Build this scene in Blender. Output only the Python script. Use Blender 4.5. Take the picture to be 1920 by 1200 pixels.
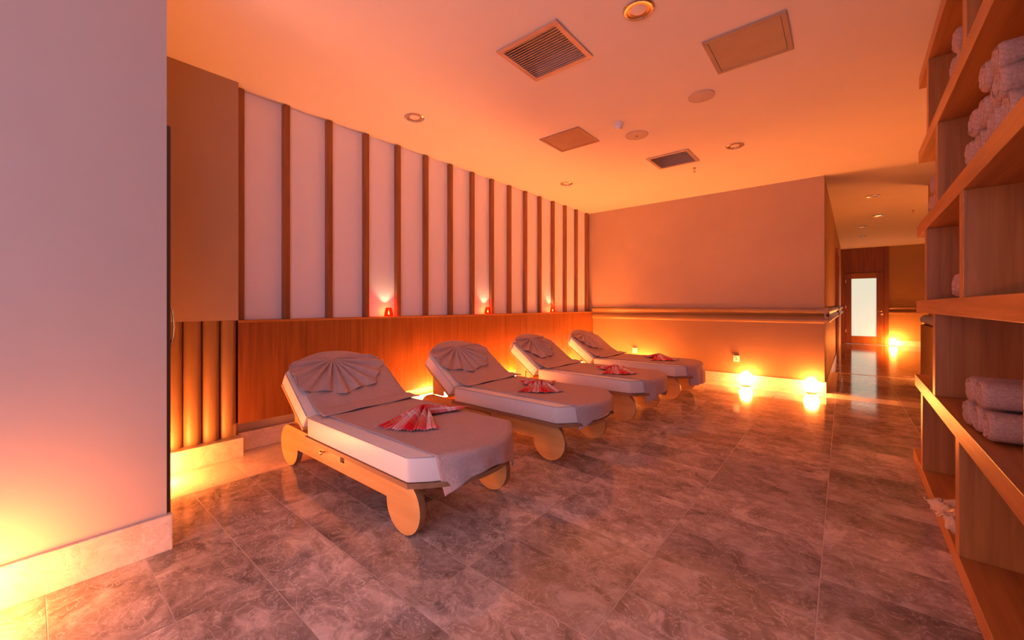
import bpy, bmesh, math, random
from mathutils import Vector, Matrix, noise

for o in list(bpy.data.objects):
    bpy.data.objects.remove(o, do_unlink=True)
S = bpy.context.scene
C = S.collection
PI = math.pi

# ------------------------------------------------------------------ camera, world, exposure
cam_d = bpy.data.cameras.new('camera')
cam = bpy.data.objects.new('camera', cam_d); C.objects.link(cam)
cam.location = (0, 0, 1.2)
cam.rotation_euler = (PI/2, 0, math.radians(39.64))
cam_d.sensor_width = 36; cam_d.lens = 750/1920*36
cam_d.shift_y = -27.5/1920
cam_d.clip_start = 0.05
S.camera = cam
w = bpy.data.worlds.new('daylight_rear_offscreen'); S.world = w; w.use_nodes = True
w.node_tree.nodes['Background'].inputs[0].default_value = (0.78, 0.68, 0.98, 1)
w.node_tree.nodes['Background'].inputs[1].default_value = 1.42
S.view_settings.view_transform = 'Standard'; S.view_settings.look = 'None'
S.view_settings.gamma = 1; S.view_settings.use_curve_mapping = False
S.view_settings.exposure = 0.58
LAMP = 210.0                      # radiance of the salt lamps
LAMP_COL = (1.0, 0.255, 0.05)

# ------------------------------------------------------------------ materials
def nt(name):
    m = bpy.data.materials.new(name); m.use_nodes = True
    n = m.node_tree.nodes; l = m.node_tree.links
    return m, n, l, n['Principled BSDF']

def ramp(n, stops):
    r = n.new('ShaderNodeValToRGB'); e = r.color_ramp.elements
    while len(e) < len(stops): e.new(0.5)
    for el, (p, c) in zip(e, stops): el.position = p; el.color = (*c, 1)
    return r

def plain(name, col, rough=0.6, metal=0.0, var=0.06, scale=6.0, bump=0.0, spec=0.5):
    m, n, l, b = nt(name)
    tc = n.new('ShaderNodeTexCoord'); nz = n.new('ShaderNodeTexNoise')
    nz.inputs['Scale'].default_value = scale; nz.inputs['Detail'].default_value = 4
    l.new(tc.outputs['Object'], nz.inputs['Vector'])
    lo = tuple(max(0, c*(1-var)) for c in col); hi = tuple(min(1, c*(1+var)) for c in col)
    r = ramp(n, [(0.3, lo), (0.7, hi)])
    l.new(nz.outputs['Fac'], r.inputs[0]); l.new(r.outputs[0], b.inputs['Base Color'])
    b.inputs['Roughness'].default_value = rough; b.inputs['Metallic'].default_value = metal
    b.inputs['Specular IOR Level'].default_value = spec
    if bump:
        bp = n.new('ShaderNodeBump'); bp.inputs['Strength'].default_value = bump; bp.inputs['Distance'].default_value = 0.01
        l.new(nz.outputs['Fac'], bp.inputs['Height']); l.new(bp.outputs[0], b.inputs['Normal'])
    return m

def wood(name, dark, light, axis, rough=0.38, fine=26.0):
    m, n, l, b = nt(name)
    tc = n.new('ShaderNodeTexCoord'); oi = n.new('ShaderNodeObjectInfo')
    mul = n.new('ShaderNodeVectorMath'); mul.operation = 'SCALE'; mul.inputs['Scale'].default_value = 37.0
    cmb = n.new('ShaderNodeCombineXYZ')
    for i in range(3): l.new(oi.outputs['Random'], cmb.inputs[i])
    l.new(cmb.outputs[0], mul.inputs[0])
    add = n.new('ShaderNodeVectorMath'); add.operation = 'ADD'
    l.new(tc.outputs['Object'], add.inputs[0]); l.new(mul.outputs[0], add.inputs[1])
    mp = n.new('ShaderNodeMapping'); s = [fine]*3; s[axis] = fine*0.045
    mp.inputs['Scale'].default_value = s
    l.new(add.outputs[0], mp.inputs[0])
    a = n.new('ShaderNodeTexNoise'); a.inputs['Scale'].default_value = 1.0; a.inputs['Detail'].default_value = 7; a.inputs['Roughness'].default_value = 0.62; a.inputs['Distortion'].default_value = 0.5
    l.new(mp.outputs[0], a.inputs['Vector'])
    mid = tuple((p+q)/2 for p, q in zip(dark, light))
    r = ramp(n, [(0.28, dark), (0.5, mid), (0.72, light)])
    l.new(a.outputs['Fac'], r.inputs[0]); l.new(r.outputs[0], b.inputs['Base Color'])
    b.inputs['Roughness'].default_value = rough
    bp = n.new('ShaderNodeBump'); bp.inputs['Strength'].default_value = 0.06; bp.inputs['Distance'].default_value = 0.004
    l.new(a.outputs['Fac'], bp.inputs['Height']); l.new(bp.outputs[0], b.inputs['Normal'])
    return m

def marble(name, dark, mid, light, vein, rough=0.14, grid=None, tint=0.25):
    m, n, l, b = nt(name)
    tc = n.new('ShaderNodeTexCoord'); oi = n.new('ShaderNodeObjectInfo')
    cmb = n.new('ShaderNodeCombineXYZ')
    for i in range(3): l.new(oi.outputs['Random'], cmb.inputs[i])
    sc = n.new('ShaderNodeVectorMath'); sc.operation = 'SCALE'; sc.inputs['Scale'].default_value = 61.0
    l.new(cmb.outputs[0], sc.inputs[0])
    add = n.new('ShaderNodeVectorMath'); l.new(tc.outputs['Object'], add.inputs[0]); l.new(sc.outputs[0], add.inputs[1])
    mp = n.new('ShaderNodeMapping'); mp.inputs['Scale'].default_value = (0.9, 1.1, 1.0); mp.inputs['Rotation'].default_value = (0, 0, 0.6)
    l.new(add.outputs[0], mp.inputs[0])
    a = n.new('ShaderNodeTexNoise'); a.inputs['Scale'].default_value = 6.5; a.inputs['Detail'].default_value = 10; a.inputs['Roughness'].default_value = 0.72; a.inputs['Distortion'].default_value = 0.7
    l.new(mp.outputs[0], a.inputs['Vector'])
    r = ramp(n, [(0.33, dark), (0.5, mid), (0.67, light)])
    vo = n.new('ShaderNodeTexVoronoi'); vo.inputs['Scale'].default_value = 5.0
    wob = n.new('ShaderNodeVectorMath'); wob.operation = 'MULTIPLY_ADD'; wob.inputs[1].default_value = (0.5, 0.5, 0.5)
    l.new(a.outputs['Color'], wob.inputs[0]); l.new(mp.outputs[0], wob.inputs[2]); l.new(wob.outputs[0], vo.inputs['Vector'])
    sx = n.new('ShaderNodeSeparateXYZ'); l.new(vo.outputs['Color'], sx.inputs[0])
    vm = n.new('ShaderNodeMapRange'); vm.inputs['To Min'].default_value = -0.065; vm.inputs['To Max'].default_value = 0.065
    l.new(sx.outputs[0], vm.inputs['Value'])
    sm = n.new('ShaderNodeMath'); l.new(a.outputs['Fac'], sm.inputs[0]); l.new(vm.outputs[0], sm.inputs[1])
    l.new(sm.outputs[0], r.inputs[0])
    # fine broken veins
    v = n.new('ShaderNodeTexNoise'); v.inputs['Scale'].default_value = 9.0; v.inputs['Detail'].default_value = 6; v.inputs['Distortion'].default_value = 2.2
    l.new(mp.outputs[0], v.inputs['Vector'])
    ab = n.new('ShaderNodeMath'); ab.operation = 'SUBTRACT'; ab.inputs[1].default_value = 0.5
    l.new(v.outputs['Fac'], ab.inputs[0])
    ab2 = n.new('ShaderNodeMath'); ab2.operation = 'ABSOLUTE'; l.new(ab.outputs[0], ab2.inputs[0])
    vr = ramp(n, [(0.0, (0.55,)*3), (0.022, (0, 0, 0))])
    l.new(ab2.outputs[0], vr.inputs[0])
    mx = n.new('ShaderNodeMix'); mx.data_type = 'RGBA'; mx.inputs['B'].default_value = (*vein, 1)
    l.new(vr.outputs[0], mx.inputs['Factor']); l.new(r.outputs[0], mx.inputs['A'])
    # per-tile tone
    hs = n.new('ShaderNodeHueSaturation')
    mr = n.new('ShaderNodeMapRange'); mr.inputs['To Min'].default_value = 1-tint; mr.inputs['To Max'].default_value = 1+tint
    l.new(oi.outputs['Random'], mr.inputs['Value']); l.new(mr.outputs[0], hs.inputs['Value'])
    l.new(mx.outputs['Result'], hs.inputs['Color'])
    out = hs.outputs[0]
    if grid:
        br = n.new('ShaderNodeTexBrick'); br.offset = 0.0; br.squash = 1.0
        br.inputs['Scale'].default_value = 1.0; br.inputs['Brick Width'].default_value = grid[0]; br.inputs['Row Height'].default_value = grid[1]
        br.inputs['Mortar Size'].default_value = 0.002
        br.inputs['Color1'].default_value = (1, 1, 1, 1); br.inputs['Color2'].default_value = (0.8, 0.8, 0.8, 1); br.inputs['Mortar'].default_value = (1.2, 1.1, 1, 1)
        l.new(tc.outputs['Object'], br.inputs['Vector'])
        m2 = n.new('ShaderNodeMix'); m2.data_type = 'RGBA'; m2.blend_type = 'MULTIPLY'; m2.inputs['Factor'].default_value = 1
        l.new(out, m2.inputs['A']); l.new(br.outputs['Color'], m2.inputs['B']); out = m2.outputs['Result']
    l.new(out, b.inputs['Base Color'])
    b.inputs['Roughness'].default_value = rough
    return m

def emit(name, col, strength, tex=False):
    m, n, l, b = nt(name)
    b.inputs['Base Color'].default_value = (*[c*0.4 for c in col], 1); b.inputs['Roughness'].default_value = 0.6
    b.inputs['Emission Color'].default_value = (*col, 1); b.inputs['Emission Strength'].default_value = strength
    if tex:
        tc = n.new('ShaderNodeTexCoord'); nz = n.new('ShaderNodeTexNoise'); nz.inputs['Scale'].default_value = 14
        l.new(tc.outputs['Object'], nz.inputs['Vector'])
        mr = n.new('ShaderNodeMapRange'); mr.inputs['From Min'].default_value = 0.3; mr.inputs['From Max'].default_value = 0.7
        mr.inputs['To Min'].default_value = strength*0.6; mr.inputs['To Max'].default_value = strength*1.4
        l.new(nz.outputs['Fac'], mr.inputs['Value']); l.new(mr.outputs[0], b.inputs['Emission Strength'])
    return m

M = {}
M['ceiling'] = plain('ceiling_paint', (0.80, 0.77, 0.74), 0.75, var=0.015, scale=2)
M['wall'] = plain('wall_paint', (0.45, 0.33, 0.24), 0.6, var=0.03, scale=3)
M['pillar'] = plain('pillar_paint', (0.50, 0.40, 0.36), 0.55, var=0.02, scale=3)
M['wall_low'] = plain('wall_paint_olive', (0.27, 0.158, 0.067), 0.5, var=0.05, scale=3)
M['ochre'] = plain('wall_paint_ochre', (0.44, 0.29, 0.12), 0.55, var=0.04, scale=3)
M['rail'] = plain('rail_paint', (0.26, 0.155, 0.07), 0.35, var=0.05, scale=4)
M['white_panel'] = plain('white_panel', (0.90, 0.88, 0.96), 0.45, var=0.015, scale=2)
M['wood_z'] = wood('oak_upright_grain', (0.17, 0.05, 0.008), (0.33, 0.115, 0.024), 2)
M['wood_y'] = wood('oak_long_grain', (0.30, 0.11, 0.022), (0.50, 0.21, 0.055), 1)
M['shelf_z'] = wood('oak_shelf_upright', (0.30, 0.11, 0.022), (0.50, 0.21, 0.055), 2)
M['slat'] = wood('slat_wood', (0.20, 0.075, 0.025), (0.34, 0.14, 0.05), 2)
M['ply'] = wood('birch_ply', (0.52, 0.27, 0.09), (0.70, 0.40, 0.15), 0, 0.32, 14)
M['ply_dark'] = wood('ply_edge', (0.22, 0.10, 0.05), (0.36, 0.18, 0.09), 0, 0.5, 20)
M['dark_wood'] = wood('dark_wood', (0.05, 0.02, 0.01), (0.10, 0.04, 0.02), 2)
M['mattress'] = plain('mattress_leatherette', (0.76, 0.70, 0.68), 0.42, var=0.02, scale=30, bump=0.04)
M['seam'] = plain('piping', (0.42, 0.36, 0.36), 0.6)
M['towel'] = plain('terry_brown', (0.51, 0.37, 0.36), 0.95, var=0.16, scale=160, bump=0.5, spec=0.1)
M['towel_pink'] = plain('terry_rolls', (0.48, 0.32, 0.275), 0.95, var=0.16, scale=120, bump=0.5, spec=0.1)
M['brass'] = plain('brass', (0.75, 0.50, 0.22), 0.25, metal=1.0)
M['chrome'] = plain('chrome', (0.72, 0.66, 0.62), 0.22, metal=1.0)
M['alu'] = plain('aluminium', (0.50, 0.40, 0.35), 0.35, metal=0.4)
M['white_plastic'] = plain('white_plastic', (0.78, 0.74, 0.72), 0.4)
M['dark'] = plain('dark_void', (0.03, 0.025, 0.02), 0.8)
M['duct'] = plain('duct', (0.38, 0.35, 0.33), 0.6)
M['speaker'] = plain('speaker_cloth', (0.55, 0.46, 0.42), 0.6)
M['panel_metal'] = plain('access_panel', (0.34, 0.24, 0.19), 0.28, metal=0.3)
M['panel_dull'] = plain('access_panel_painted', (0.36, 0.27, 0.22), 0.5)
M['tile'] = marble('floor_marble', (0.17, 0.135, 0.12), (0.34, 0.275, 0.245), (0.57, 0.485, 0.44), (0.72, 0.64, 0.59), 0.09)
M['tile_base'] = marble('floor_marble_far', (0.17, 0.135, 0.12), (0.34, 0.275, 0.245), (0.57, 0.485, 0.44), (0.72, 0.64, 0.59), 0.09, grid=(0.624, 0.3115), tint=0.0)
M['grout'] = plain('grout', (0.68, 0.56, 0.48), 0.8)
M['cream'] = marble('cream_marble', (0.58, 0.46, 0.38), (0.68, 0.56, 0.47), (0.76, 0.65, 0.56), (0.50, 0.34, 0.26), 0.2, tint=0.06)
for nm_, k_ in (('salt_dim', 0.5), ('salt', 1.0)): M[nm_] = emit(nm_, LAMP_COL, LAMP*k_, True)
M['glass_lit'] = emit('lit_frosted_glass', (0.74, 0.78, 0.60), 0.62)
M['spot_lit'] = emit('lit_bulb', (0.9, 0.75, 0.35), 1.0)
M['flame'] = emit('flame', (1.0, 0.62, 0.22), 90)
M['wax'] = plain('wax', (0.85, 0.7, 0.5), 0.5)

def red_glass():
    m, n, l, b = nt('red_glass')
    tr = n.new('ShaderNodeBsdfTransparent'); tr.inputs[0].default_value = (0.96, 0.32, 0.18, 1)
    b.inputs['Base Color'].default_value = (0.75, 0.03, 0.02, 1); b.inputs['Roughness'].default_value = 0.15
    mx = n.new('ShaderNodeMixShader'); mx.inputs[0].default_value = 0.14
    l.new(tr.outputs[0], mx.inputs[1]); l.new(b.outputs[0], mx.inputs[2])
    l.new(mx.outputs[0], n['Material Output'].inputs['Surface'])
    return m
M['red_glass'] = red_glass()

def film():
    m, n, l, b = nt('clear_film')
    tr = n.new('ShaderNodeBsdfTransparent'); tr.inputs[0].default_value = (0.9, 0.86, 0.84, 1)
    b.inputs['Base Color'].default_value = (0.85, 0.75, 0.70, 1); b.inputs['Roughness'].default_value = 0.12
    mx = n.new('ShaderNodeMixShader'); mx.inputs[0].default_value = 0.5
    l.new(tr.outputs[0], mx.inputs[1]); l.new(b.outputs[0], mx.inputs[2])
    l.new(mx.outputs[0], n['Material Output'].inputs['Surface'])
    return m
M['film'] = film()

def plaid():
    m, n, l, b = nt('red_plaid')
    uv = n.new('ShaderNodeUVMap'); sp = n.new('ShaderNodeSeparateXYZ'); l.new(uv.outputs[0], sp.inputs[0])
    def bands(out, period, stops):
        mm = n.new('ShaderNodeMath'); mm.operation = 'MULTIPLY'; mm.inputs[1].default_value = period; l.new(out, mm.inputs[0])
        fr = n.new('ShaderNodeMath'); fr.operation = 'FRACT'; l.new(mm.outputs[0], fr.inputs[0])
        r = ramp(n, stops); r.color_ramp.interpolation = 'CONSTANT'; l.new(fr.outputs[0], r.inputs[0]); return r.outputs[0]
    red, pink, white, gold, dk = (0.62, 0.012, 0.035), (0.72, 0.20, 0.26), (0.84, 0.74, 0.74), (0.48, 0.30, 0.10), (0.20, 0.03, 0.05)
    st = [(0.0, red), (0.30, gold), (0.34, red), (0.38, gold), (0.42, pink), (0.62, dk), (0.64, white), (0.78, dk), (0.80, white), (0.90, pink)]
    a = bands(sp.outputs[0], 2.3, st); c = bands(sp.outputs[1], 2.0, st)
    mx = n.new('ShaderNodeMix'); mx.data_type = 'RGBA'; mx.inputs['Factor'].default_value = 0.5
    l.new(a, mx.inputs['A']); l.new(c, mx.inputs['B'])
    l.new(mx.outputs['Result'], b.inputs['Base Color']); b.inputs['Roughness'].default_value = 0.9
    b.inputs['Specular IOR Level'].default_value = 0.15
    return m
M['plaid'] = plaid()
M['fringe'] = plain('fringe', (0.75, 0.55, 0.55), 0.9)

# ------------------------------------------------------------------ mesh helpers
def mesh_obj(name, verts, faces, mat, parent=None, smooth=False, loc=None, uvs=None):
    me = bpy.data.meshes.new(name)
    me.from_pydata([tuple(v) for v in verts], [], faces); me.update()
    if uvs:
        ul = me.uv_layers.new(name='UVMap')
        for lp in me.loops: ul.data[lp.index].uv = uvs[lp.vertex_index]
    me.materials.append(M[mat] if isinstance(mat, str) else mat)
    if smooth:
        for p in me.polygons: p.use_smooth = True
    o = bpy.data.objects.new(name, me); C.objects.link(o)
    if loc: o.location = loc
    if parent: o.parent = parent
    return o

def fix(o):
    bm = bmesh.new(); bm.from_mesh(o.data); bmesh.ops.recalc_face_normals(bm, faces=bm.faces); bm.to_mesh(o.data); bm.free(); return o

def bevel(o, wd=0.004, seg=2):
    bm = bmesh.new(); bm.from_mesh(o.data)
    bmesh.ops.bevel(bm, geom=list(bm.edges), offset=wd, segments=seg, profile=0.6, affect='EDGES')
    bm.to_mesh(o.data); bm.free(); return o

def box(name, a, b, mat, parent=None, bv=0.0, origin=None):
    """box between corners a, b (in the parent's frame); origin = object origin"""
    x0, y0, z0 = a; x1, y1, z1 = b
    if x0 > x1: x0, x1 = x1, x0
    if y0 > y1: y0, y1 = y1, y0
    if z0 > z1: z0, z1 = z1, z0
    og = origin or ((x0+x1)/2, (y0+y1)/2, z0)
    v = [(x-og[0], y-og[1], z-og[2]) for z in (z0, z1) for y in (y0, y1) for x in (x0, x1)]
    f = [(0, 2, 3, 1), (4, 5, 7, 6), (0, 1, 5, 4), (2, 6, 7, 3), (0, 4, 6, 2), (1, 3, 7, 5)]
    o = mesh_obj(name, v, f, mat, parent, loc=og)
    if bv: bevel(o, bv)
    return o

def extrude(name, pts, axis, t0, t1, mat, parent=None, bv=0.0, smooth=False):
    """polygon pts (2D) extruded along axis 0/1/2 from t0 to t1"""
    def P(p, t):
        if axis == 0: return (t, p[0], p[1])
        if axis == 1: return (p[0], t, p[1])
        return (p[0], p[1], t)
    n = len(pts)
    v = [P(p, t0) for p in pts]+[P(p, t1) for p in pts]
    f = [tuple(range(n))[::-1], tuple(range(n, 2*n))]+[(i, (i+1) % n, n+(i+1) % n, n+i) for i in range(n)]
    o = fix(mesh_obj(name, v, f, mat, parent))
    if bv: bevel(o, bv)
    if smooth: shade(o)
    return o

def shade(o, ang=35):
    bm = bmesh.new(); bm.from_mesh(o.data)
    for f in bm.faces: f.smooth = True
    for e in bm.edges:
        if len(e.link_faces) == 2: e.smooth = e.calc_face_angle(0) < math.radians(ang)
    bm.to_mesh(o.data); bm.free(); return o

def lathe(name, prof, mat, parent=None, loc=(0, 0, 0), seg=28, smooth=True, cap=True):
    v, f = [], []
    for r, z in prof:
        for k in range(seg): a = 2*PI*k/seg; v.append((r*math.cos(a), r*math.sin(a), z))
    for i in range(len(prof)-1):
        for k in range(seg): k2 = (k+1) % seg; f.append((i*seg+k, i*seg+k2, (i+1)*seg+k2, (i+1)*seg+k))
    if cap:
        f.append(tuple(range(seg))[::-1]); b = (len(prof)-1)*seg; f.append(tuple(range(b, b+seg)))
    o = mesh_obj(name, v, f, mat, parent, loc=loc)
    fix(o)
    if smooth: shade(o, 40)
    return o

def tube(name, pts, r, mat, parent=None, seg=8):
    v, f = [], []
    pts = [Vector(p) for p in pts]
    for i, p in enumerate(pts):
        d = (pts[min(i+1, len(pts)-1)]-pts[max(i-1, 0)]).normalized()
        a = d.orthogonal().normalized(); b = d.cross(a)
        if i and (a.dot(pa) < 0): a, b = -a, -b
        pa = a
        for k in range(seg): t = 2*PI*k/seg; v.append(p+a*r*math.cos(t)+b*r*math.sin(t))
    for i in range(len(pts)-1):
        for k in range(seg): k2 = (k+1) % seg; f.append((i*seg+k, i*seg+k2, (i+1)*seg+k2, (i+1)*seg+k))
    f.append(tuple(range(seg))[::-1]); b = (len(pts)-1)*seg; f.append(tuple(range(b, b+seg)))
    return fix(mesh_obj(name, v, f, mat, parent, True))

def grid(name, nu, nv, fn, mat, parent=None, thick=0.0, uv=False):
    v, uvs, f = [], [], []
    for i in range(nu+1):
        for j in range(nv+1):
            v.append(fn(i/nu, j/nv)); uvs.append((i/nu, j/nv))
    for i in range(nu):
        for j in range(nv):
            a = i*(nv+1)+j; f.append((a, a+1, a+nv+2, a+nv+1))
    o = mesh_obj(name, v, f, mat, parent, True, uvs=uvs if uv else None)
    if thick:
        md = o.modifiers.new('solid', 'SOLIDIFY'); md.thickness = thick; md.offset = 0
    return o

def cut(o, a, b, parent=None):
    """cut the box a-b (in o's parent frame) out of o"""
    c = box('cutter', a, b, 'dark', parent)
    md = o.modifiers.new('cut', 'BOOLEAN'); md.operation = 'DIFFERENCE'; md.solver = 'EXACT'; md.object = c
    bpy.context.view_layer.update()
    me = bpy.data.meshes.new_from_object(o.evaluated_get(bpy.context.evaluated_depsgraph_get()))
    o.modifiers.clear(); o.data = me; bpy.data.objects.remove(c)
    while len(me.materials) > 1: me.materials.pop()
    for p in me.polygons: p.material_index = 0

def empty(name, loc=(0, 0, 0), rz=0, parent=None):
    o = bpy.data.objects.new(name, None); C.objects.link(o); o.location = loc; o.rotation_euler = (0, 0, rz)
    o.empty_display_size = 0.1
    if parent: o.parent = parent
    return o

def tag(o, label, cat, group=None):
    o['label'] = label; o['category'] = cat
    if group: o['group'] = group
    return o

def struct(o): o['kind'] = 'structure'; return o

CEIL = 2.98
BACK = 6.95
# ------------------------------------------------------------------ structure: floor
TX, TY = 0.624, 0.3115
floor = struct(box('floor', (-4.2, -3.0, -0.06), (2.2, 16.8, -0.0014), 'grout', origin=(0, 0, 0)))
far = box('far_paving', (-0.2, 9.2, -0.0014), (2.2, 16.6, 0), 'tile_base', floor, origin=(-0.075, 9.2, 0))
def tile_mesh(w_, d_, mat):
    g = 0.0021
    o = box('tile', (g, g, -0.0013), (w_-g, d_-g, 0), mat, origin=(0, 0, 0), bv=0.0)
    me = o.data; bpy.data.objects.remove(o); return me
def put_tile(me, x, y):
    t = bpy.data.objects.new('tile', me); C.objects.link(t); t.location = (x, y, 0); t.parent = floor; return t
x0 = -0.079
me_t = tile_mesh(TX, TY, 'tile')
yg = 0.354
cols = [x0-TX*k for k in range(1, 6)]
for cx in cols:
    k = -3
    while yg+TY*k < 6.60-TY*0.5:
        y = yg+TY*k
        if y+TY > 6.60: break
        put_tile(me_t, cx, y); k += 1
ylast = yg+TY*20                       # first joint past the last full row
me_cut = tile_mesh(TX, 6.617-ylast, 'tile') if 6.617-ylast > 0.02 else None
if me_cut:
    for cx in cols: put_tile(me_cut, cx, ylast)
for cx in (x0, x0+TX):
    for k in range(2, 20): put_tile(me_t, cx, yg+TY*k)
    if me_cut: put_tile(me_cut, cx, ylast)
    for k in range(7): put_tile(me_t, cx, 6.95+TY*k)
# light marble border along the slatted wall, the back wall and the corridor mouth
me_b1 = tile_mesh(0.60, TX, 'cream')
for k in range(-1, 10):
    y = 0.354+TX*k
    if y+TX < 6.62: put_tile(me_b1, -3.80, y)
ye = 0.354+TX*10
put_tile(tile_mesh(0.60, 6.617-ye, 'cream'), -3.80, ye) if 6.617-ye > 0.02 else None
me_b2 = tile_mesh(TX, 0.333, 'cream')
for k in range(-6, 2): put_tile(me_b2, x0+TX*k, 6.617)
box('paving_behind', (-4.0, -3.0, -0.0014), (2.0, yg-TY*3-0.002, 0), 'tile_base', floor, origin=(x0, yg, 0))

# ------------------------------------------------------------------ structure: ceiling and walls
ceiling = struct(box('ceiling', (-4.2, -3.0, CEIL), (2.2, 16.8, CEIL+0.15), 'ceiling', origin=(0, 0, CEIL)))

wl = struct(box('wall_left', (-4.1, 1.067, 0), (-3.855, 6.95, CEIL), 'wall', origin=(-3.9, 4, 0)))
def child(o, p):
    o.parent = p; o.matrix_parent_inverse = Matrix.Translation(-p.location); return o
slat_c = [1.458+0.3862*k for k in range(15)]
slat_y = [1.105]+slat_c
# white panels between the slats
for a, b in zip(slat_y[:-1], slat_y[1:]):
    child(box('white_panel', (-3.858, a+0.022, 1.081), (-3.846, b-0.022, CEIL-0.001), 'white_panel', bv=0.001), wl)
for y in slat_y:
    child(box('slat', (-3.856, y-0.027, 1.081), (-3.797, y+0.027, CEIL-0.004), 'slat', bv=0.004), wl)

# oak wainscot with a ledge
tw = struct(box('trim_1', (-3.855, 1.069, 1.062), (-3.718, 6.948, 1.08), 'wood_y', bv=0.002))
ys = [1.069, 2.30, 3.53, 4.72, 5.86, 6.948]
for a, b in zip(ys[:-1], ys[1:]):
    child(box('wainscot_panel', (-3.85, a+0.0012, 0.25), (-3.722, b-0.0012, 1.0615), 'wood_z', bv=0.001), tw)
bb = struct(box('baseboard_left', (-3.855, 1.075, 0.0), (-3.835, 6.948, 0.15), 'cream'))
for k in range(6):
    a = 1.09+0.977*k
    child(box('skirting_slab', (-3.835, a+0.001, 0.0005), (-3.80, a+0.976, 0.154), 'cream', bv=0.003), bb)

# back wall
wb = struct(box('wall_back', (-4.1, BACK, 0), (-0.20, BACK+0.2, CEIL), 'wall'))
child(box('lower_wall', (-3.72, BACK-0.004, 0.15), (-0.20, BACK, 0.95), 'wall_low'), wb)
rail_p = [(0, 1.163), (0.040, 1.160), (0.056, 1.145), (0.058, 1.120), (0.044, 1.095), (0.022, 1.078), (0.016, 1.062), (0.026, 1.050), (0.050, 1.030), (0.060, 1.000), (0.058, 0.972), (0.046, 0.955), (0.0, 0.948)]
tr = struct(extrude('trim_2', [(BACK-d, z) for d, z in rail_p], 0, -3.72, -0.145, 'rail', smooth=True))
bb2 = struct(box('baseboard_back', (-3.72, BACK-0.012, 0), (-0.20, BACK, 0.148), 'cream'))
for k in range(6):
    a = -0.2-0.6*(k+1); a1 = a+0.599
    child(box('skirting_slab', (max(a, -3.72), BACK-0.03, 0.0005), (a1, BACK-0.0125, 0.151), 'cream', bv=0.003), bb2)

# corridor: left wall (runs slightly askew), end wall, right wall
ca = math.atan2(0.14, 9.55)
wc = struct(box('wall_corridor', (-0.30, 0, 0), (0, 9.6, CEIL), 'wall', origin=(0, 0, 0)))
wc.location = (-0.20, BACK+0.0, 0); wc.rotation_euler = (0, 0, -ca)
wc_l = box('lower_wall', (0, 0.0, 0.15), (0.004, 9.5, 0.95), 'wall_low', wc)
tr3 = struct(extrude('trim_3', [(d, z) for d, z in rail_p], 1, -0.055, 4.4, 'rail', smooth=True)); tr3.location = wc.location; tr3.rotation_euler = wc.rotation_euler
tr4 = struct(extrude('trim_4', [(d, z) for d, z in rail_p], 1, 5.35, 9.5, 'rail', smooth=True)); tr4.location = wc.location; tr4.rotation_euler = wc.rotation_euler
bb3 = struct(box('baseboard_corridor', (0, -0.03, 0), (0.02, 4.4, 0.15), 'cream', origin=(0, 0, 0))); bb3.location = wc.location; bb3.rotation_euler = wc.rotation_euler
d2 = struct(empty('door_2', wc.location, -ca))
box('door_jamb', (0.0, 4.42, 0), (0.045, 4.5, 2.38), 'wood_z', d2, 0.003)
box('door_jamb', (0.0, 5.25, 0), (0.045, 5.33, 2.38), 'wood_z', d2, 0.003)
box('door_head', (0.0, 4.42, 2.38), (0.045, 5.33, 2.46), 'wood_y', d2, 0.003)
box('door_leaf', (0.0, 4.505, 0.01), (0.02, 5.245, 2.375), 'wood_z', d2, 0.002)

EY = 16.5
we = struct(box('wall_end', (-0.4, EY, 0), (2.2, EY+0.2, CEIL), 'ochre'))
d1 = struct(empty('door_1', (0.5, EY, 0)))
def dbox(n, a, b, m, p=d1, bv=0.003): return box(n, (a[0]-0.5, a[1]-EY, a[2]), (b[0]-0.5, b[1]-EY, b[2]), m, p, bv)
dbox('jamb', (-0.06, EY-0.05, 0), (0.055, EY, 2.98), 'wood_z')
dbox('jamb', (0.95, EY-0.05, 0), (1.05, EY, 2.98), 'wood_z')
dbox('transom_panel', (0.057, EY-0.03, 2.215), (0.948, EY, 2.98), 'wood_z')
leaf = empty('door_leaf', (0, -0.02, 0), parent=d1)
dbox('stile', (0.06, EY-0.03, 0.02), (0.195, EY+0.0, 2.20), 'wood_z', leaf)
dbox('stile', (0.775, EY-0.03, 0.02), (0.943, EY+0.0, 2.20), 'wood_z', leaf)
dbox('rail', (0.196, EY-0.03, 2.03), (0.774, EY+0.0, 2.20), 'wood_y', leaf)
dbox('rail', (0.196, EY-0.03, 0.02), (0.774, EY+0.0, 0.245), 'wood_y', leaf)
dbox('frosted_pane', (0.196, EY-0.012, 0.246), (0.774, EY-0.002, 2.029), 'glass_lit', leaf, 0.001)
hb = tube('handle', [(0.40-0.0, -0.07, 1.02), (0.40, -0.10, 1.02), (0.385, -0.115, 1.02), (0.26, -0.115, 1.02)], 0.011, 'brass', d1)
lathe('keyhole_plate', [(0.026, 0), (0.026, 0.008), (0.0, 0.008)], 'brass', d1, (0.40, -0.05, 0.93)).rotation_euler = (PI/2, 0, 0)
for z in (0.35, 1.1, 1.9): dbox('hinge', (0.05, EY-0.062, z), (0.07, EY-0.05, z+0.1), 'brass', d1, 0.002)
dbox('threshold_strip', (0.06, EY-0.06, 0.0), (0.945, EY-0.02, 0.012), 'chrome')
tr5 = struct(extrude('trim_5', [(EY-d*0.8, z) for d, z in rail_p], 0, 1.055, 2.2, 'rail', smooth=True))
bb4 = struct(box('baseboard_end', (1.055, EY-0.02, 0), (2.2, EY, 0.15), 'cream', bv=0.003))

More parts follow.
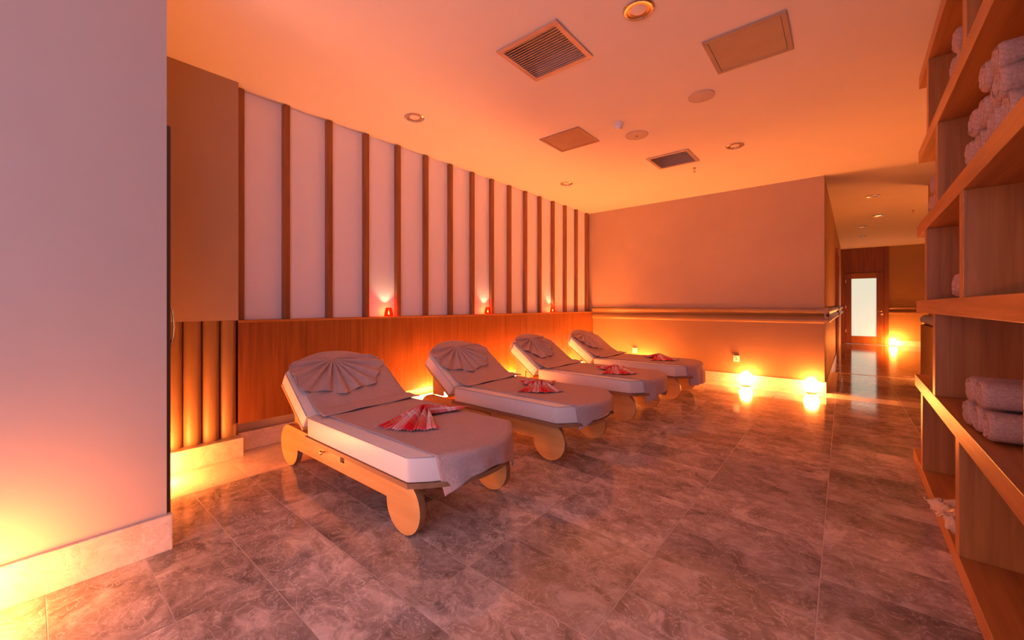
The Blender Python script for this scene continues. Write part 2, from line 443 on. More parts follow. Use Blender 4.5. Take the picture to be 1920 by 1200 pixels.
# right wall behind the shelving, with its fluted dado
wr = struct(box('wall_right', (0.97, -0.4, 0), (2.2, 8.52, CEIL), 'ochre'))  # thickened on its unseen side to block outside light from the corridor
dd = struct(box('trim_6', (0.915, 5.2, 0.0), (0.9695, 8.52, 0.915), 'rail'))
roll = [(0.9695, 1.06)]+[(0.953-0.068*math.sin(t), 0.985+0.072*math.cos(t)) for t in [PI*k/12 for k in range(13)]]+[(0.9695, 0.912)]
child(extrude('rolled_cap', roll, 1, 5.2, 8.53, 'rail', smooth=True), dd)
fl_me = None
for k in range(12):
    y = 8.46-0.1*k
    if fl_me is None:
        o = extrude('flute', [(0.0, -0.047)]+[(-0.03*math.cos(t), 0.047*math.sin(t)) for t in [-PI/2+PI*q/8 for q in range(9)]]+[(0, 0.047)], 2, 0.15, 0.912, 'rail', smooth=True); fl_me = o.data
    else:
        o = bpy.data.objects.new('flute', fl_me); C.objects.link(o)
    o.location = (0.9145, y, 0); child(o, dd)
wk = struct(box('wall_corridor_far', (2.0, 8.53, 0), (2.2, 16.49, CEIL), 'ochre'))

# fluted niche wall beside the slats
wn = struct(box('wall_niche', (-4.1, -0.6, 1.08), (-3.72, 1.066, CEIL), 'wall'))
wn2 = box('niche_core', (-4.1, -0.6, 0.0), (-3.775, 1.062, 1.08), 'wall_low'); child(wn2, wn)
fl2 = None
for k in range(6):
    y = 1.008-0.1135*k
    if fl2 is None:
        o = extrude('flute', [(0.0, -0.0567)]+[(0.056*math.cos(t), 0.0567*math.sin(t)) for t in [-PI/2+PI*q/12 for q in range(13)]]+[(0, 0.0567)], 2, 0.155, 1.079, 'wall_low', smooth=True); fl2 = o.data
    else:
        o = bpy.data.objects.new('flute', fl2); C.objects.link(o)
    o.location = (-3.776, y, 0); child(o, wn)
nb = struct(box('baseboard_niche', (-3.774, -0.6, 0), (-3.66, 1.085, 0.154), 'cream', bv=0.004))

struct(box('wall_niche_light_stop', (-3.72, -0.62, 0), (-3.3, -0.60, CEIL), 'wall'))  # added unseen wall, stops outside light leaking into the niche
# big pillar at the left with a door in its end face
wp = struct(box('wall_pillar', (-3.3, -3.0, 0), (-2.565, 0.432, CEIL), 'pillar'))
pb = struct(box('baseboard_pillar', (-2.564, -3.0, 0), (-2.545, 0.452, 0.172), 'cream', bv=0.003))
child(box('skirting_end', (-2.62, 0.4325, 0), (-2.565, 0.452, 0.172), 'cream', bv=0.003), pb)
d3 = struct(empty('door_3', (-2.9, 0.433, 0)))
box('door_leaf', (-0.32, 0.0, 0.175), (0.325, 0.016, 2.09), 'dark_wood', d3, 0.002)
tube('pull_handle', [(0.31, 0.014, 1.19), (0.31, 0.024, 1.18), (0.31, 0.031, 1.13), (0.31, 0.032, 1.09), (0.31, 0.028, 1.04), (0.31, 0.014, 0.99)], 0.005, 'brass', d3)

# ------------------------------------------------------------------ ceiling fittings
def grille(cx, cy, w_, d_, label):
    e = tag(empty('ceiling_vent', (cx, cy, CEIL)), label, 'vent', 'air grilles in the ceiling')
    t = 0.035
    for a, b in (((-w_/2, -d_/2), (w_/2, -d_/2+t)), ((-w_/2, d_/2-t), (w_/2, d_/2)), ((-w_/2, -d_/2+t), (-w_/2+t, d_/2-t)), ((w_/2-t, -d_/2+t), (w_/2, d_/2-t))):
        box('frame_bar', (a[0], a[1], -0.012), (b[0], b[1], -0.0005), 'alu', e, 0.002)
    cut(ceiling, (cx-w_/2+t, cy-d_/2+t, CEIL-0.02), (cx+w_/2-t, cy+d_/2-t, CEIL+0.12))
    X, Y, Z = w_/2-t-0.001, d_/2-t-0.001, 0.118        # open sheet-metal duct above the louvres
    mesh_obj('duct_box', [(sx*X, sy*Y, z) for z in (0.0, Z) for sx, sy in ((-1, -1), (1, -1), (1, 1), (-1, 1))],
             [(0, 1, 5, 4), (1, 2, 6, 5), (2, 3, 7, 6), (3, 0, 4, 7), (4, 5, 6, 7)], 'duct', e)
    nb_ = 17; L = w_-2*t; me = None
    for k in range(nb_):
        y = -d_/2+t+(d_-2*t)*(k+0.5)/nb_
        if me is None:
            o = box('louvre', (-L/2, -0.0078, -0.0012), (L/2, 0.0078, 0.0), 'alu', e, origin=(0, 0, 0)); me = o.data
        else:
            o = bpy.data.objects.new('louvre', me); C.objects.link(o); o.parent = e
        o.location = (0, y, -0.0075); o.rotation_euler = (math.radians(16), 0, 0)
    return e
grille(-1.623, 2.322, 0.50, 0.475, 'square aluminium air grille, farther from the back wall than the smoke detector')
grille(-1.60, 5.01, 0.485, 0.475, 'square aluminium air grille beside the small sprinkler head')
def access(cx, cy, w_, d_, mat, label):
    e = tag(empty('access_panel', (cx, cy, CEIL)), label, 'access panel', 'access panels in the ceiling')
    t = 0.03
    for a, b in (((-w_/2, -d_/2), (w_/2, -d_/2+t)), ((-w_/2, d_/2-t), (w_/2, d_/2)), ((-w_/2, -d_/2+t), (-w_/2+t, d_/2-t)), ((w_/2-t, -d_/2+t), (w_/2, d_/2-t))):
        box('frame_bar', (a[0], a[1], -0.010), (b[0], b[1], -0.0005), mat, e, 0.002)
    box('hatch', (-w_/2+t+0.003, -d_/2+t+0.003, -0.008), (w_/2-t-0.003, d_/2-t-0.003, -0.0005), mat, e, 0.002)
    return e
access(-0.502, 3.14, 0.475, 0.47, 'panel_dull', 'dull metal access panel above the shelving')
access(-2.27, 3.71, 0.48, 0.45, 'panel_metal', 'shiny metal access panel beside the smoke detector')
def downlight(x, y, label, lit=False, r=0.093):
    e = tag(empty('downlight', (x, y, CEIL)), label, 'downlight', 'recessed downlights in the ceiling')
    lathe('trim_ring', [(r*0.72, -0.0005), (r*0.74, -0.010), (r*0.9, -0.012), (r, -0.006), (r, -0.0005)], 'chrome', e, cap=False)
    lathe('reflector', [(r*0.72, -0.006), (r*0.5, -0.003), (r*0.42, -0.0012)], 'brass', e, cap=False)
    lathe('lens', [(r*0.5, -0.003), (r*0.3, -0.006), (0.001, -0.007)], 'spot_lit' if lit else 'white_plastic', e)
    return e
downlight(-0.95, 2.339, 'recessed chrome downlight between the large air grille and the metal panel above the shelving')
downlight(-3.128, 2.327, 'recessed chrome downlight close to the slatted wall above the second lounger')
downlight(-0.931, 5.017, 'recessed chrome downlight to the shelving side of the sprinkler head')
downlight(-3.115, 5.006, 'recessed chrome downlight close to the slatted wall near the far corner')
downlight(0.371, 8.744, 'recessed chrome downlight in the corridor ceiling just past the wall corner')
downlight(0.534, 10.731, 'lit yellow downlight in the corridor ceiling', True)
downlight(0.336, 12.0, 'small recessed downlight half way down the corridor ceiling', r=0.08)
downlight(0.388, 13.7, 'small recessed downlight in the corridor ceiling near the glazed door', r=0.08)
def speaker(x, y, r, label):
    e = tag(empty('ceiling_speaker', (x, y, CEIL)), label, 'speaker', 'round speakers in the ceiling')
    lathe('rim', [(r*0.9, -0.0005), (r*0.9, -0.008), (r, -0.006), (r, -0.0005)], 'speaker', e, cap=False)
    lathe('grille', [(r*0.9, -0.006), (r*0.5, -0.011), (0.001, -0.012)], 'speaker', e)
    return e
speaker(-0.93, 3.646, 0.105, 'round pale ceiling speaker beside the dull metal access panel')
sp2 = speaker(-1.662, 4.049, 0.115, 'round pale ceiling speaker with a dark centre dot beside the smoke detector')
lathe('centre_dot', [(0.009, -0.012), (0.009, -0.015), (0.001, -0.015)], 'dark', sp2)
sd = tag(empty('smoke_detector', (-1.696, 3.686, CEIL)), 'small white smoke detector on the ceiling beside the round speaker', 'smoke detector')
lathe('base', [(0.05, -0.0005), (0.05, -0.015), (0.043, -0.02)], 'white_plastic', sd)
lathe('sensor_head', [(0.036, -0.02), (0.034, -0.045), (0.022, -0.058), (0.001, -0.06)], 'white_plastic', sd)
def sprinkler(x, y, label):
    e = tag(empty('sprinkler', (x, y, CEIL)), label, 'sprinkler')
    lathe('collar', [(0.025, -0.0005), (0.022, -0.008), (0.008, -0.01), (0.008, -0.03)], 'chrome', e)
    lathe('deflector', [(0.004, -0.03), (0.004, -0.045), (0.018, -0.047), (0.018, -0.05)], 'chrome', e)
sprinkler(-1.487, 5.501, 'tiny chrome sprinkler head beside the far air grille')
sprinkler(1.0, 10.55, 'tiny chrome sprinkler head in the corridor ceiling')

# ------------------------------------------------------------------ salt lamps on the floor
def salt_lamp(x, y, label, seed, hgt=0.225, rad=0.088, glow='salt', suffix=''):
    e = tag(empty('salt_lamp'+suffix, (x, y, 0)), label, 'lamp', 'glowing salt lamps on the floor')
    lathe('base', [(0.056, 0.0), (0.06, 0.006), (0.058, 0.022), (0.05, 0.024)], 'ply_dark', e)
    random.seed(seed); off = Vector((seed*3.1, seed*1.7, 0))
    prof = [(0.62, 0.0), (0.86, 0.14), (1.0, 0.34), (0.97, 0.52), (0.80, 0.74), (0.50, 0.92), (0.2, 0.985), (0.02, 1.0)]
    sg = 20; v, f = [], []
    for r, z in prof:
        for k in range(sg):
            a = 2*PI*k/sg; q = Vector((math.cos(a), math.sin(a), z*2.2))
            rr = rad*r*(1+0.22*noise.noise(q*1.6+off))
            v.append((rr*math.cos(a), rr*math.sin(a), 0.025+(hgt-0.025)*z))
    for i in range(len(prof)-1):
        for k in range(sg): k2 = (k+1) % sg; f.append((i*sg+k, i*sg+k2, (i+1)*sg+k2, (i+1)*sg+k))
    f.append(tuple(range(sg))[::-1]); b = (len(prof)-1)*sg; f.append(tuple(range(b, b+sg)))
    fix(mesh_obj('salt_crystal'+suffix, v, f, glow, e, True))
    return e
salt_lamp(-1.115, 6.80, 'glowing salt lamp on the floor under the socket of the back wall', 1, glow='salt_dim')
salt_lamp(-0.335, 6.80, 'glowing salt lamp on the floor at the corridor corner of the back wall', 2, glow='salt_dim')
salt_lamp(-2.72, 6.78, 'glowing salt lamp on the floor behind the farthest lounger, against the back wall', 3)
salt_lamp(-3.60, 6.20, 'glowing salt lamp on the floor by the wainscot beside the farthest lounger', 4)
salt_lamp(-3.60, 4.42, 'glowing salt lamp on the floor by the wainscot behind the third lounger', 5)
salt_lamp(-3.60, 3.06, 'glowing salt lamp on the floor by the wainscot behind the second lounger', 6)
salt_lamp(-3.52, 0.50, 'glowing salt lamp on the floor in the fluted niche beside the pillar', 7, glow='salt_dim')
salt_lamp(-2.40, -0.22, 'glowing salt lamp on the floor against the pillar skirting', 8, glow='salt_dim', suffix='_offscreen')
salt_lamp(1.38, 9.0, 'glowing salt lamp on the corridor floor past the end of the wall behind the shelving', 10)
salt_lamp(1.14, 16.30, 'glowing salt lamp on the floor beside the glazed corridor door', 9)

# ------------------------------------------------------------------ candle holders on the ledge
def candle(y, label):
    e = tag(empty('candle_holder', (-3.772, y, 1.0803)), label, 'candle', 'red glass candle holders on the ledge')
    pr = [(0.040, 0.0), (0.046, 0.004), (0.047, 0.016), (0.041, 0.05), (0.033, 0.088), (0.031, 0.094), (0.029, 0.094), (0.031, 0.086), (0.038, 0.05), (0.042, 0.016), (0.038, 0.008)]
    lathe('glass_cup', pr, 'red_glass', e, seg=24)
    lathe('wax', [(0.022, 0.009), (0.022, 0.022), (0.004, 0.022)], 'wax', e, seg=16)
    lathe('flame', [(0.002, 0.024), (0.0065, 0.034), (0.005, 0.043), (0.001, 0.056)], 'flame', e, seg=10)
    ld = bpy.data.lights.new('candle_light', 'POINT'); ld.energy = 3.0; ld.color = (1.0, 0.62, 0.30); ld.shadow_soft_size = 0.006
    lo = bpy.data.objects.new('candle_light', ld); C.objects.link(lo); lo.parent = e; lo.location = (0, 0, 0.052)
    return e
candle(2.471, 'lit red glass candle holder on the ledge above the gap between the first two loungers')
candle(4.03, 'lit red glass candle holder on the ledge above the third lounger')
candle(5.63, 'lit red glass candle holder on the ledge above the farthest lounger')

# ------------------------------------------------------------------ wall sockets
def socket(x, z, label):
    e = tag(empty('wall_socket', (x, BACK-0.0045, z)), label, 'socket', 'sockets on the back wall')
    box('plate', (-0.043, -0.010, -0.043), (0.043, 0, 0.043), 'white_plastic', e, 0.003)
    p = lathe('plug_well', [(0.024, 0.0), (0.024, 0.012), (0.019, 0.012), (0.018, 0.001), (0.001, 0.001)], 'white_plastic', e, (0, -0.010, 0)); p.rotation_euler = (PI/2, 0, 0)
    box('cover_flap', (-0.045, -0.03, 0.044), (0.045, 0, 0.052), 'white_plastic', e, 0.002)
    return e
socket(-2.885, 0.388, 'white wall socket with a raised flap above the farthest lounger seat')
sk = socket(-1.267, 0.378, 'white wall socket above the salt lamp on the back wall')
tube('plug_cable', [(-0.02, -0.02, 0.05), (-0.03, -0.035, 0.085), (0.0, -0.03, 0.10), (0.03, -0.012, 0.07)], 0.004, 'dark', sk)

# ------------------------------------------------------------------ sun loungers
# local frame: +x to the foot end, y across (0 = outer face of the near leg board), z up
SW, OV = 0.71, 0.045                    # leg width, mattress overhang each side
U0 = -2.5                               # world x of the local origin
def arc(cx, cz, r, a0, a1, n):
    return [(cx+r*math.cos(math.radians(a0+(a1-a0)*k/n)), cz+r*math.sin(math.radians(a0+(a1-a0)*k/n))) for k in range(n+1)]
def front_u(v):                          # front outline of the mattress, v across 0..1
    e = abs(v-0.5)*2
    return 0.82+0.20*(1-e**2.2)
HZ, HU, TH = 0.437, -0.32, math.radians(36)     # hinge (top of pad), recline angle
W0, W1 = -OV, SW+OV
def pad_len(v):
    e = abs(v-0.5)*2
    return 0.45+0.185*max(0, 1-e**2.1)
def padP(s, y, n, th=TH):                # point on the back pad: s up the pad, n off its face
    return (HU-math.cos(th)*s+math.sin(th)*n, y, HZ+math.sin(th)*s+math.cos(th)*n)

def lounger(name_y, dx, label, first_open=False, th=TH, rz=0.0):
    e = tag(empty('sun_lounger', (U0+dx, name_y, 0), rz), label, 'sun lounger', 'wooden sun loungers in a row')
    # leg boards: one cut board each, a beam with two round feet
    rc, fc, R = (-0.717, 0.15), (0.718, 0.147), 0.147
    pts = arc(rc[0], rc[1], 0.15, 95, 357, 22)+arc(fc[0], fc[1], R, 177, 420, 22)+[(0.70, 0.277)]
    for y0 in (0.0, SW-0.04):
        lb = extrude('leg_board', pts, 1, y0, y0+0.04, 'ply', e, 0.002, True)
        if y0 == 0.0: cut(lb, (-0.27, -0.02, 0.214), (0.11, 0.022, 0.258), e)
        lb.data.materials.append(M['ply_dark'])
        for p in lb.data.polygons:
            if abs(p.normal.y) < 0.5: p.material_index = 1
    for u in (-0.62, 0.60):
        box('cross_rail', (u-0.015, 0.04, 0.17), (u+0.015, SW-0.04, 0.27), 'ply', e, 0.002)
    # platform under the seat cushion and the cushion itself, same outline
    nv = 24
    out = [(front_u(k/nv), W0+(W1-W0)*k/nv) for k in range(nv+1)]
    rim = [(HU-0.03, W0)]+out+[(HU-0.03, W1)]
    extrude('platform', rim[::-1], 2, 0.278, 0.304, 'ply_dark', e, 0.003)
    ins = [(HU, W0+0.006)]+[(x-0.008, W0+0.006+(W1-W0-0.012)*k/nv) for k, (x, y) in enumerate(out)]+[(HU, W1-0.006)]
    sc = extrude('seat_cushion', ins[::-1], 2, 0.305, HZ, 'mattress', e, 0.014, True)
    # piping round the top edge
    top = [(x-0.004, y, HZ-0.006) for x, y in ins]
    tube('piping', top, 0.003, 'seam', sc, 6)
    # back cushion: arched head end, tilted
    ol = [(0.0, W0+0.006)]+[(pad_len(k/nv), W0+0.006+(W1-W0-0.012)*k/nv) for k in range(nv+1)]+[(0.0, W1-0.006)]
    def slab(nm, n0, n1, mat, bv, grow=0.0, s0=0.0):
        N = len(ol); v = []
        for n_ in (n0, n1):
            for s, y in ol: v.append(padP((s+grow) if s > 0 else s0, y, n_, th))
        f = [tuple(range(N)), tuple(range(N, 2*N))[::-1]]+[(i, (i+1) % N, N+(i+1) % N, N+i) for i in range(N)]
        o = fix(mesh_obj(nm, v, f, mat, e))
        if bv: bevel(o, bv, 3)
        return shade(o)
    bc = slab('back_cushion', 0.0, -0.115, 'mattress', 0.014, 0.0, 0.004)
    tube('piping', [padP(s-0.004 if s > 0 else 0.01, y, -0.005, th) for s, y in ol], 0.003, 'seam', bc, 6)
    slab('back_board', -0.117, -0.135, 'ply', 0.002, 0.0, 0.0)
    # prop board holding the backrest
    pu = -0.73; b_s = (HU-pu)/math.cos(th)
    zt = HZ+math.tan(th)*(HU-pu)-0.137/math.cos(th)
    extrude('prop_board', [(pu, 0.298), (pu+0.15, 0.298), (pu+0.15, max(0.30, zt-0.15*math.tan(th))), (pu, zt)], 1, 0.045, 0.065, 'ply', e)
    extrude('prop_board', [(pu, 0.298), (pu+0.15, 0.298), (pu+0.15, max(0.30, zt-0.15*math.tan(th))), (pu, zt)], 1, SW-0.065, SW-0.045, 'ply', e)
    # pull-out tray in the near leg board
    dr = box('tray_front', (-0.26, -0.008 if first_open else -0.003, 0.217), (0.075 if first_open else 0.10, 0.0215, 0.252), 'ply', e, 0.0015)
    kn = lathe('knob', [(0.006, 0.0), (0.005, 0.014), (0.013, 0.02), (0.014, 0.028), (0.008, 0.035), (0.001, 0.036)], 'brass', e, (-0.13, -0.008, 0.235), seg=14)
    kn.rotation_euler = (PI/2, 0, 0)
    kn.parent = dr; kn.location = (-0.13-dr.location.x, -0.008-dr.location.y, 0.235-dr.location.z)
    return e

def towels(e, seed, fan_c=0.42, fan_spread=1.0, th=TH, flap=False, cloth_end=1.13, folds=0.008):
    """brown seat towel, brown back towel with its top pleated into a fan, in the lounger's frame"""
    rnd = random.Random(seed); ph = rnd.random()*6
    base = e.matrix_world if False else Matrix.Translation(e.location) @ Matrix.Rotation(e.rotation_euler.z, 4, 'Z')
    v0, v1 = W0+0.10, W1+0.006
    def seat(a, b):
        y = v0+(v1-v0)*b
        vn = (y-W0)/(W1-W0); fu = front_u(min(1, max(0, vn)))
        drop_end = min(cloth_end-fu, 0.26)
        L = (fu+0.30)+drop_end
        d = a*L; u = -0.30+d
        if u <= fu-0.015:
            z = HZ+0.006+0.0025*math.sin(u*9+y*14+ph)
            # roll over the far side
            if b > 0.985: z -= 0.012*((b-0.985)/0.015)**2
            return (u, y, z)
        h = u-(fu-0.015)                 # length past the edge
        r = 0.03
        if h < r*PI/2:
            t = h/r; return (fu-0.015+r*math.sin(t), y, HZ+0.006-r*(1-math.cos(t)))
        q = h-r*PI/2
        wv = folds*math.sin(y*40+ph)*min(1, q/0.1)
        return (fu-0.015+r+wv+0.01*q, y+q*0.30*max(0, 1-b/0.3), HZ+0.006-r-q)
    st = grid('seat_towel', 170, 60, seat, 'towel', None, 0.007)
    # back towel lying on the pad, its lower hem on the seat
    a0, a1 = W0+0.07, W1+0.012
    def back(a, b):
        y = a0+(a1-a0)*b; vn = (y-W0)/(W1-W0)
        top = pad_len(min(0.985, max(0.015, vn)))
        s = -0.115+(top+0.115+0.06)*a
        if s < 0:                         # hem on the seat
            rip = 0.004*math.sin(y*17+ph)
            k = min(1, -s/0.115)
            yy = y+0.035*k*(1 if b > 0.5 else -0.4)*abs(b-0.5)*2
            return (HU-s+0.02, yy, HZ+0.021+rip*k+0.018*(1-k)**2)
        sag = 0.028*math.exp(-s/0.06)
        if s <= top: return padP(s, y, 0.006+sag+0.0025*math.sin(y*12+s*9+ph), th)
        q = (s-top)/0.06                  # wraps over the head edge
        return padP(top+0.010*math.sin(q*PI/2), y, 0.006-0.07*q, th)
    root = empty('back_towel', e.location, e.rotation_euler.z)
    grid('drape', 60, 44, back, 'towel', root, 0.007)
    # pleated fan
    cy = W0+(W1-W0)*fan_c; cs = 0.50
    npl = 9
    def fan(a, b):
        ang = math.radians(-6+192*b)       # 0 = far side, 90 = down the pad
        rx = (0.45 if b > 0.5 else 0.42)*fan_spread; ry = 0.355
        wave = math.sin(b*npl*2*PI+ph)
        R = 1/math.sqrt((math.cos(ang)/rx)**2+(math.sin(ang)/ry)**2)
        R *= 1+0.05*math.sin(b*npl*2*PI*0.5+ph*2)+0.03*wave
        r = R*(0.05+0.95*a)
        yy = cy+math.cos(ang)*r; ss = cs-math.sin(ang)*r
        yy = min(max(yy, W0+0.04), W1-0.012)
        vn = min(0.985, max(0.015, (yy-W0)/(W1-W0)))
        ss = min(ss, pad_len(vn)-0.005)
        sharp = math.copysign(abs(wave)**0.7, wave)
        n_ = 0.026+0.019*sharp*min(1, a*3.5)*(1-0.35*a)+0.012*math.exp(-((a-0.06)/0.12)**2)-0.004*a
        if a > 0.97: n_ += 0.003
        return padP(ss, yy, n_, th)
    grid('pleated_fan', 26, 150, fan, 'towel', root, 0.008)
    if flap:
        def fl_(a, b):
            y = W0+0.02+0.10*b; p = padP(0.50-0.03*b, y, 0.008, th)
            return (p[0]-0.015-0.02*a+0.008*math.sin(b*9), y-0.02*a, p[2]-0.11*a*(0.6+0.4*math.sin(b*3)))
        grid('corner_flap', 10, 10, fl_, 'towel', root, 0.007)
    st.location = e.location; st.rotation_euler = e.rotation_euler
    return st, root

def plaid_cloth(e, cu, cv, label, seed, spread=0.165, near=0.20, farl=0.16, skew=0.0, turn=0.0):
    rnd = random.Random(seed); ph = rnd.random()*6
    root = tag(empty('plaid_cloth', e.location, e.rotation_euler.z), label, 'cloth', 'red plaid cloths on the loungers')
    z0 = HZ+0.014
    ct, sn = math.cos(turn), math.sin(turn)
    def fn(a, b):
        s = a*2-1; t = b*2-1
        L = near if s < 0 else farl
        wd = 0.055+(spread*(1.0 if s < 0 else 0.85)-0.055)*abs(s)**0.85
        du = t*wd+skew*max(0, s); dv = s*L*(1-0.22*t*t*abs(s))
        x = du*ct-dv*sn; y = du*sn+dv*ct
        fold = abs(math.cos(t*PI*2.5))
        hgt = 0.022*math.exp(-(s/0.5)**2)+0.042*(1-abs(s))**0.55*fold+0.010*fold
        hgt *= (1-0.45*t*t)
        if s > 0: hgt += 0.03*s*s*abs(t)**3
        return (cu+x, cv+y, z0+hgt)
    body = grid('cloth_body', 44, 64, fn, 'plaid', root, 0.003, uv=True)
    v, f = [], []
    for side in (0.0, 1.0):
        for k in range(22):
            b = (k+0.5)/22; p = Vector(fn(side, b)); q = Vector(fn(0.03 if side == 0 else 0.97, b))
            d = (p-q); d.z = 0; d = d.normalized()*(0.018+0.008*rnd.random()); w_ = 0.0022
            n_ = Vector((-d.y, d.x, 0)).normalized()*w_
            i = len(v); zz = Vector((0, 0, 0.003))
            v += [p-n_, p+n_, p+d*1.0+n_*0.5, p+d-n_*0.5, p-n_+zz, p+n_+zz, p+d+n_*0.5+zz*0.3, p+d-n_*0.5+zz*0.3]
            f += [(i, i+1, i+2, i+3), (i+4, i+7, i+6, i+5), (i, i+4, i+5, i+1), (i+1, i+5, i+6, i+2), (i+2, i+6, i+7, i+3), (i+3, i+7, i+4, i)]
    fr = mesh_obj('fringe', v, f, 'fringe', root); fr['kind'] = 'stuff'
    return root

LN = ['first', 'second', 'third', 'farthest']
spots = [(1.25, 0.0), (2.572, 0.02), (3.915, 0.015), (5.21, 0.06)]
lab = ['wooden sun lounger with cream cushions and brass-knobbed tray, set beside the fluted niche',
       'wooden sun lounger with cream cushions, second in the row from the fluted niche',
       'wooden sun lounger with cream cushions, third in the row from the fluted niche',
       'wooden sun lounger with cream cushions standing closest to the back wall']
where = ['lounger beside the fluted niche', 'second lounger from the fluted niche', 'third lounger from the fluted niche', 'lounger closest to the back wall']
plaids = [(0.30, 0.45, 33), (0.34, 0.40, 40), (0.48, 0.34, 42), (0.44, 0.45, 45)]
for i, (y, dx) in enumerate(spots):
    e = lounger(y, dx, lab[i], first_open=(i == 0))
    st, bt = towels(e, 11+i, fan_c=(0.46, 0.46, 0.46, 0.50)[i], fan_spread=(1.0, 0.98, 0.75, 0.70)[i], flap=(i >= 2),
                    cloth_end=(1.14, 1.115, 1.175, 1.27)[i], folds=(0.006, 0.005, 0.007, 0.016)[i])
    tag(st, 'brown towel spread over the seat of the '+where[i], 'towel', 'brown towels on the lounger seats')
    tag(bt, 'pleated brown towel on the backrest of the '+where[i], 'towel', 'brown fan-folded towels on the backrests')
    cu, cv, tn = plaids[i]
    plaid_cloth(e, cu, cv, 'red plaid cloth gathered like a bow on the '+where[i], 40+i,
                skew=0.10 if i == 0 else 0.0, turn=math.radians(tn), near=0.33 if i == 0 else 0.23, farl=0.22, spread=0.205)

# ------------------------------------------------------------------ shelving unit on the right (front plane slightly askew)
SA = 0.015
sh = tag(empty('shelving_unit', (0.42, 4.4, 0), 0), 'tall open oak shelving unit with staggered uprights, holding rolled towels', 'shelving')
sh.rotation_euler = (0, 0, -SA)          # local y runs along the front; local x = depth
DEP, BT = 0.42, 0.083
tops = [0.087, 0.679, 1.234, 1.776, 2.299, 2.819]
ends = [4.392, 4.29, 4.198, 4.151, 4.071, 4.04]
NEAR = 1.15
for z, ye_ in zip(tops, ends):
    box('board', (0, NEAR-4.4, max(0.0005, z-BT)), (DEP, ye_-4.4, z), 'wood_y', sh, 0.002)
ups = [[3.90, 2.67, 1.45], [3.36, 1.70], [3.707, 2.58, 1.40], [3.26, 1.66], [3.62, 2.515, 1.38]]
for r, row in enumerate(ups):
    for y in row:
        box('upright', (0.001, y-0.042-4.4, tops[r]+0.0002), (DEP-0.001, y+0.042-4.4, tops[r+1]-BT-0.0002), 'shelf_z', sh, 0.002)

# rolled towels
def roll_mesh(seed, R=0.0585, L=0.36):
    rnd = random.Random(seed); off = rnd.random()*9
    prof = []
    for k in range(7): t = k/6*PI/2; prof.append((R-0.02+0.02*math.sin(t), 0.02*(1-math.cos(t))))
    sg = 36; v, f = [], []
    rings = []
    nr = 14
    def end(x_sign):
        rs = []
        for i in range(nr+1):
            rr = (R-0.012)*(i/nr)
            ring = []
            for k in range(sg):
                a = 2*PI*k/sg
                ph = (rr/(R*0.30)-a/(2*PI)*x_sign+off) % 1.0
                dep = 0.013*(0.5-0.5*math.cos(2*PI*ph))**0.6+0.004*noise.noise(Vector((math.cos(a)*rr*60, math.sin(a)*rr*60, off)))
                ring.append((rr, a, dep))
            rs.append(ring)
        return rs
    def addring(pts):
        i = len(v); v.extend(pts); return i
    def P(x, r, a):
        s = 1+0.05*math.sin(2*a+off)+0.035*noise.noise(Vector((math.cos(a)*2, math.sin(a)*2, x*6+off)))
        return (x, r*s*math.cos(a), r*s*math.sin(a)*0.97)
    seq = []
    for ring in end(1): seq.append(addring([P(0.012-d_, r, a) for r, a, d_ in ring]))
    for r, x in prof[1:]: seq.append(addring([P(x, r, 2*PI*k/sg) for k in range(sg)]))
    for x in (L*0.25, L*0.5, L*0.75): seq.append(addring([P(x, R, 2*PI*k/sg) for k in range(sg)]))
    for r, x in prof[:0:-1]: seq.append(addring([P(L-x, r, 2*PI*k/sg) for k in range(sg)]))
    for ring in end(-1)[::-1]: seq.append(addring([P(L-0.012+d_, r, a) for r, a, d_ in ring]))
    for a_, b_ in zip(seq[:-1], seq[1:]):
        for k in range(sg): k2 = (k+1) % sg; f.append((a_+k, a_+k2, b_+k2, b_+k))
    o = fix(mesh_obj('rolled_towel', v, f, 'towel_pink', None, True)); me = o.data; bpy.data.objects.remove(o); return me
RM = [roll_mesh(3), roll_mesh(8), roll_mesh(15)]
n_roll = [0]
def roll(Y, z, label, group, dx=0.0):
    i = n_roll[0]; n_roll[0] += 1
    o = bpy.data.objects.new('rolled_towel', RM[i % 3]); C.objects.link(o)
    fx = 0.42-SA*(4.4-Y)
    o.location = (fx+0.012+dx, Y, z); o.rotation_euler = (0.9*(i*1.7 % 1)-0.4 if False else 0, 0, -SA)
    tag(o, label, 'towel', group); return o
R_ = 0.0600
def pile(rows, top, label, group):
    for lv, ysr in enumerate(rows):
        for q, Y in enumerate(ysr):
            o_ = ['', 'first', 'second', 'third', 'fourth', 'fifth'][q+1]
            roll(Y, top+R_+0.002+lv*0.108, label[lv].replace('#', o_), group, 0.008*((q*7+lv*3) % 3))
low, mid_, hi = 'lowest', 'middle', 'top'
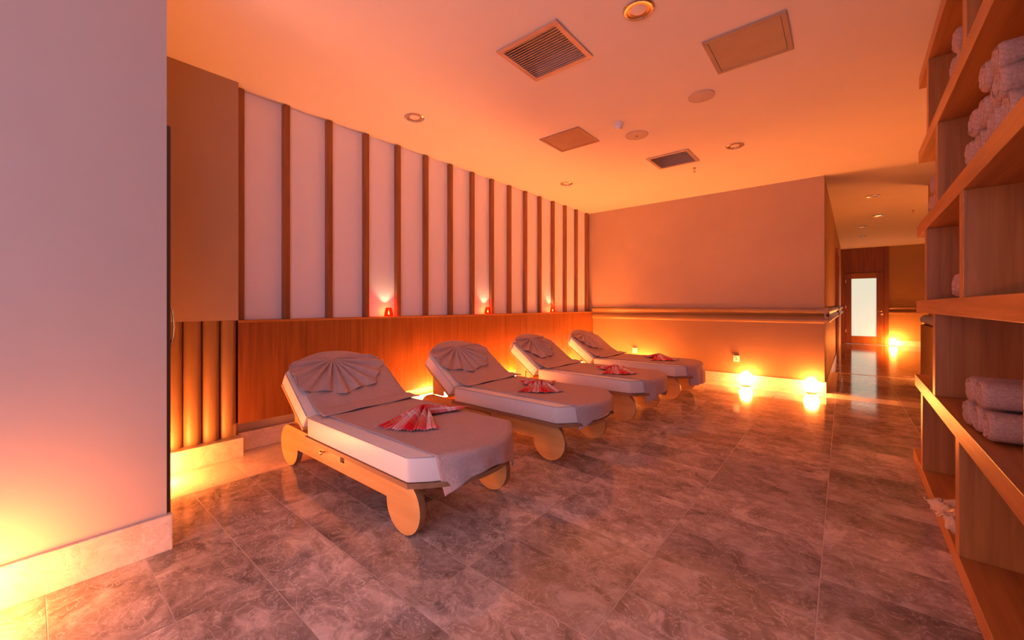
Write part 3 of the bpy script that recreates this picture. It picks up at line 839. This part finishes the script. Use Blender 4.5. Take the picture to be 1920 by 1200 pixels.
pile([[2.585, 2.458, 2.331], [2.521, 2.394]], tops[1],
     ['rolled brown towel, # from the corridor end, bottom row on the second lowest board', 'rolled brown towel, # from the corridor end, top row on the second lowest board'], 'rolled towels on the second lowest board')
pile([[2.84]], tops[2], ['single rolled brown towel on the middle board between two uprights'], 'rolled towel on the middle board')
pile([[2.535, 2.408, 2.281, 2.154, 2.027], [2.4715, 2.3445, 2.2175, 2.0905], [2.281, 2.154]], tops[3],
     ['rolled brown towel, # from the corridor end, bottom row of the tallest pile', 'rolled brown towel, # from the corridor end, middle row of the tallest pile', 'rolled brown towel, # from the corridor end, top row of the tallest pile'], 'rolled towels on the fourth board')
pile([[3.64, 3.513], [3.577]], tops[3],
     ['rolled brown towel, # from the corridor, bottom of the pile at the fourth board end', 'rolled brown towel topping the small pile at the open end of the fourth board'], 'rolled towels at the open end of the fourth board')
pile([[2.90, 2.773], [2.8365]], tops[4],
     ['rolled brown towel, # from the corridor end, bottom row on the fifth board', 'rolled brown towel on top of the pile on the fifth board'], 'rolled towels on the fifth board')

# plaid bundle at the near end of the fourth board
def bundle(a, b):
    t = 2*PI*b; r = 0.055*(1-0.25*abs(a*2-1)**3)*(1+0.12*math.sin(3*t+a*5))
    return (0.475+r*math.cos(t), 1.83+0.10*(a-0.5), tops[3]+0.066+r*math.sin(t)*1.1)
pbun = grid('plaid_bundle', 12, 28, bundle, 'plaid', None, 0.004, uv=True)
tag(pbun, 'red plaid cloth bundled at the end of the tallest towel pile on the shelving', 'cloth')

# crumpled clear plastic bag on the lowest board
def bag(a, b):
    x, y = a*2-1, b*2-1
    n1 = noise.noise(Vector((x*2.6, y*2.6, 3.3))); n2 = noise.noise(Vector((x*6, y*6, 9.1)))
    h = 0.06*max(0, 1-(x*x+y*y)*0.6)+0.04*n1+0.022*n2
    return (0.485+0.105*x+0.02*n2-0.03*y, 3.06+0.20*y+0.03*n1, tops[0]+0.004+max(0.0, h))
pg = grid('plastic_bag', 30, 34, bag, 'film')
tag(pg, 'crumpled clear plastic bag lying on the lowest board of the shelving', 'plastic bag')
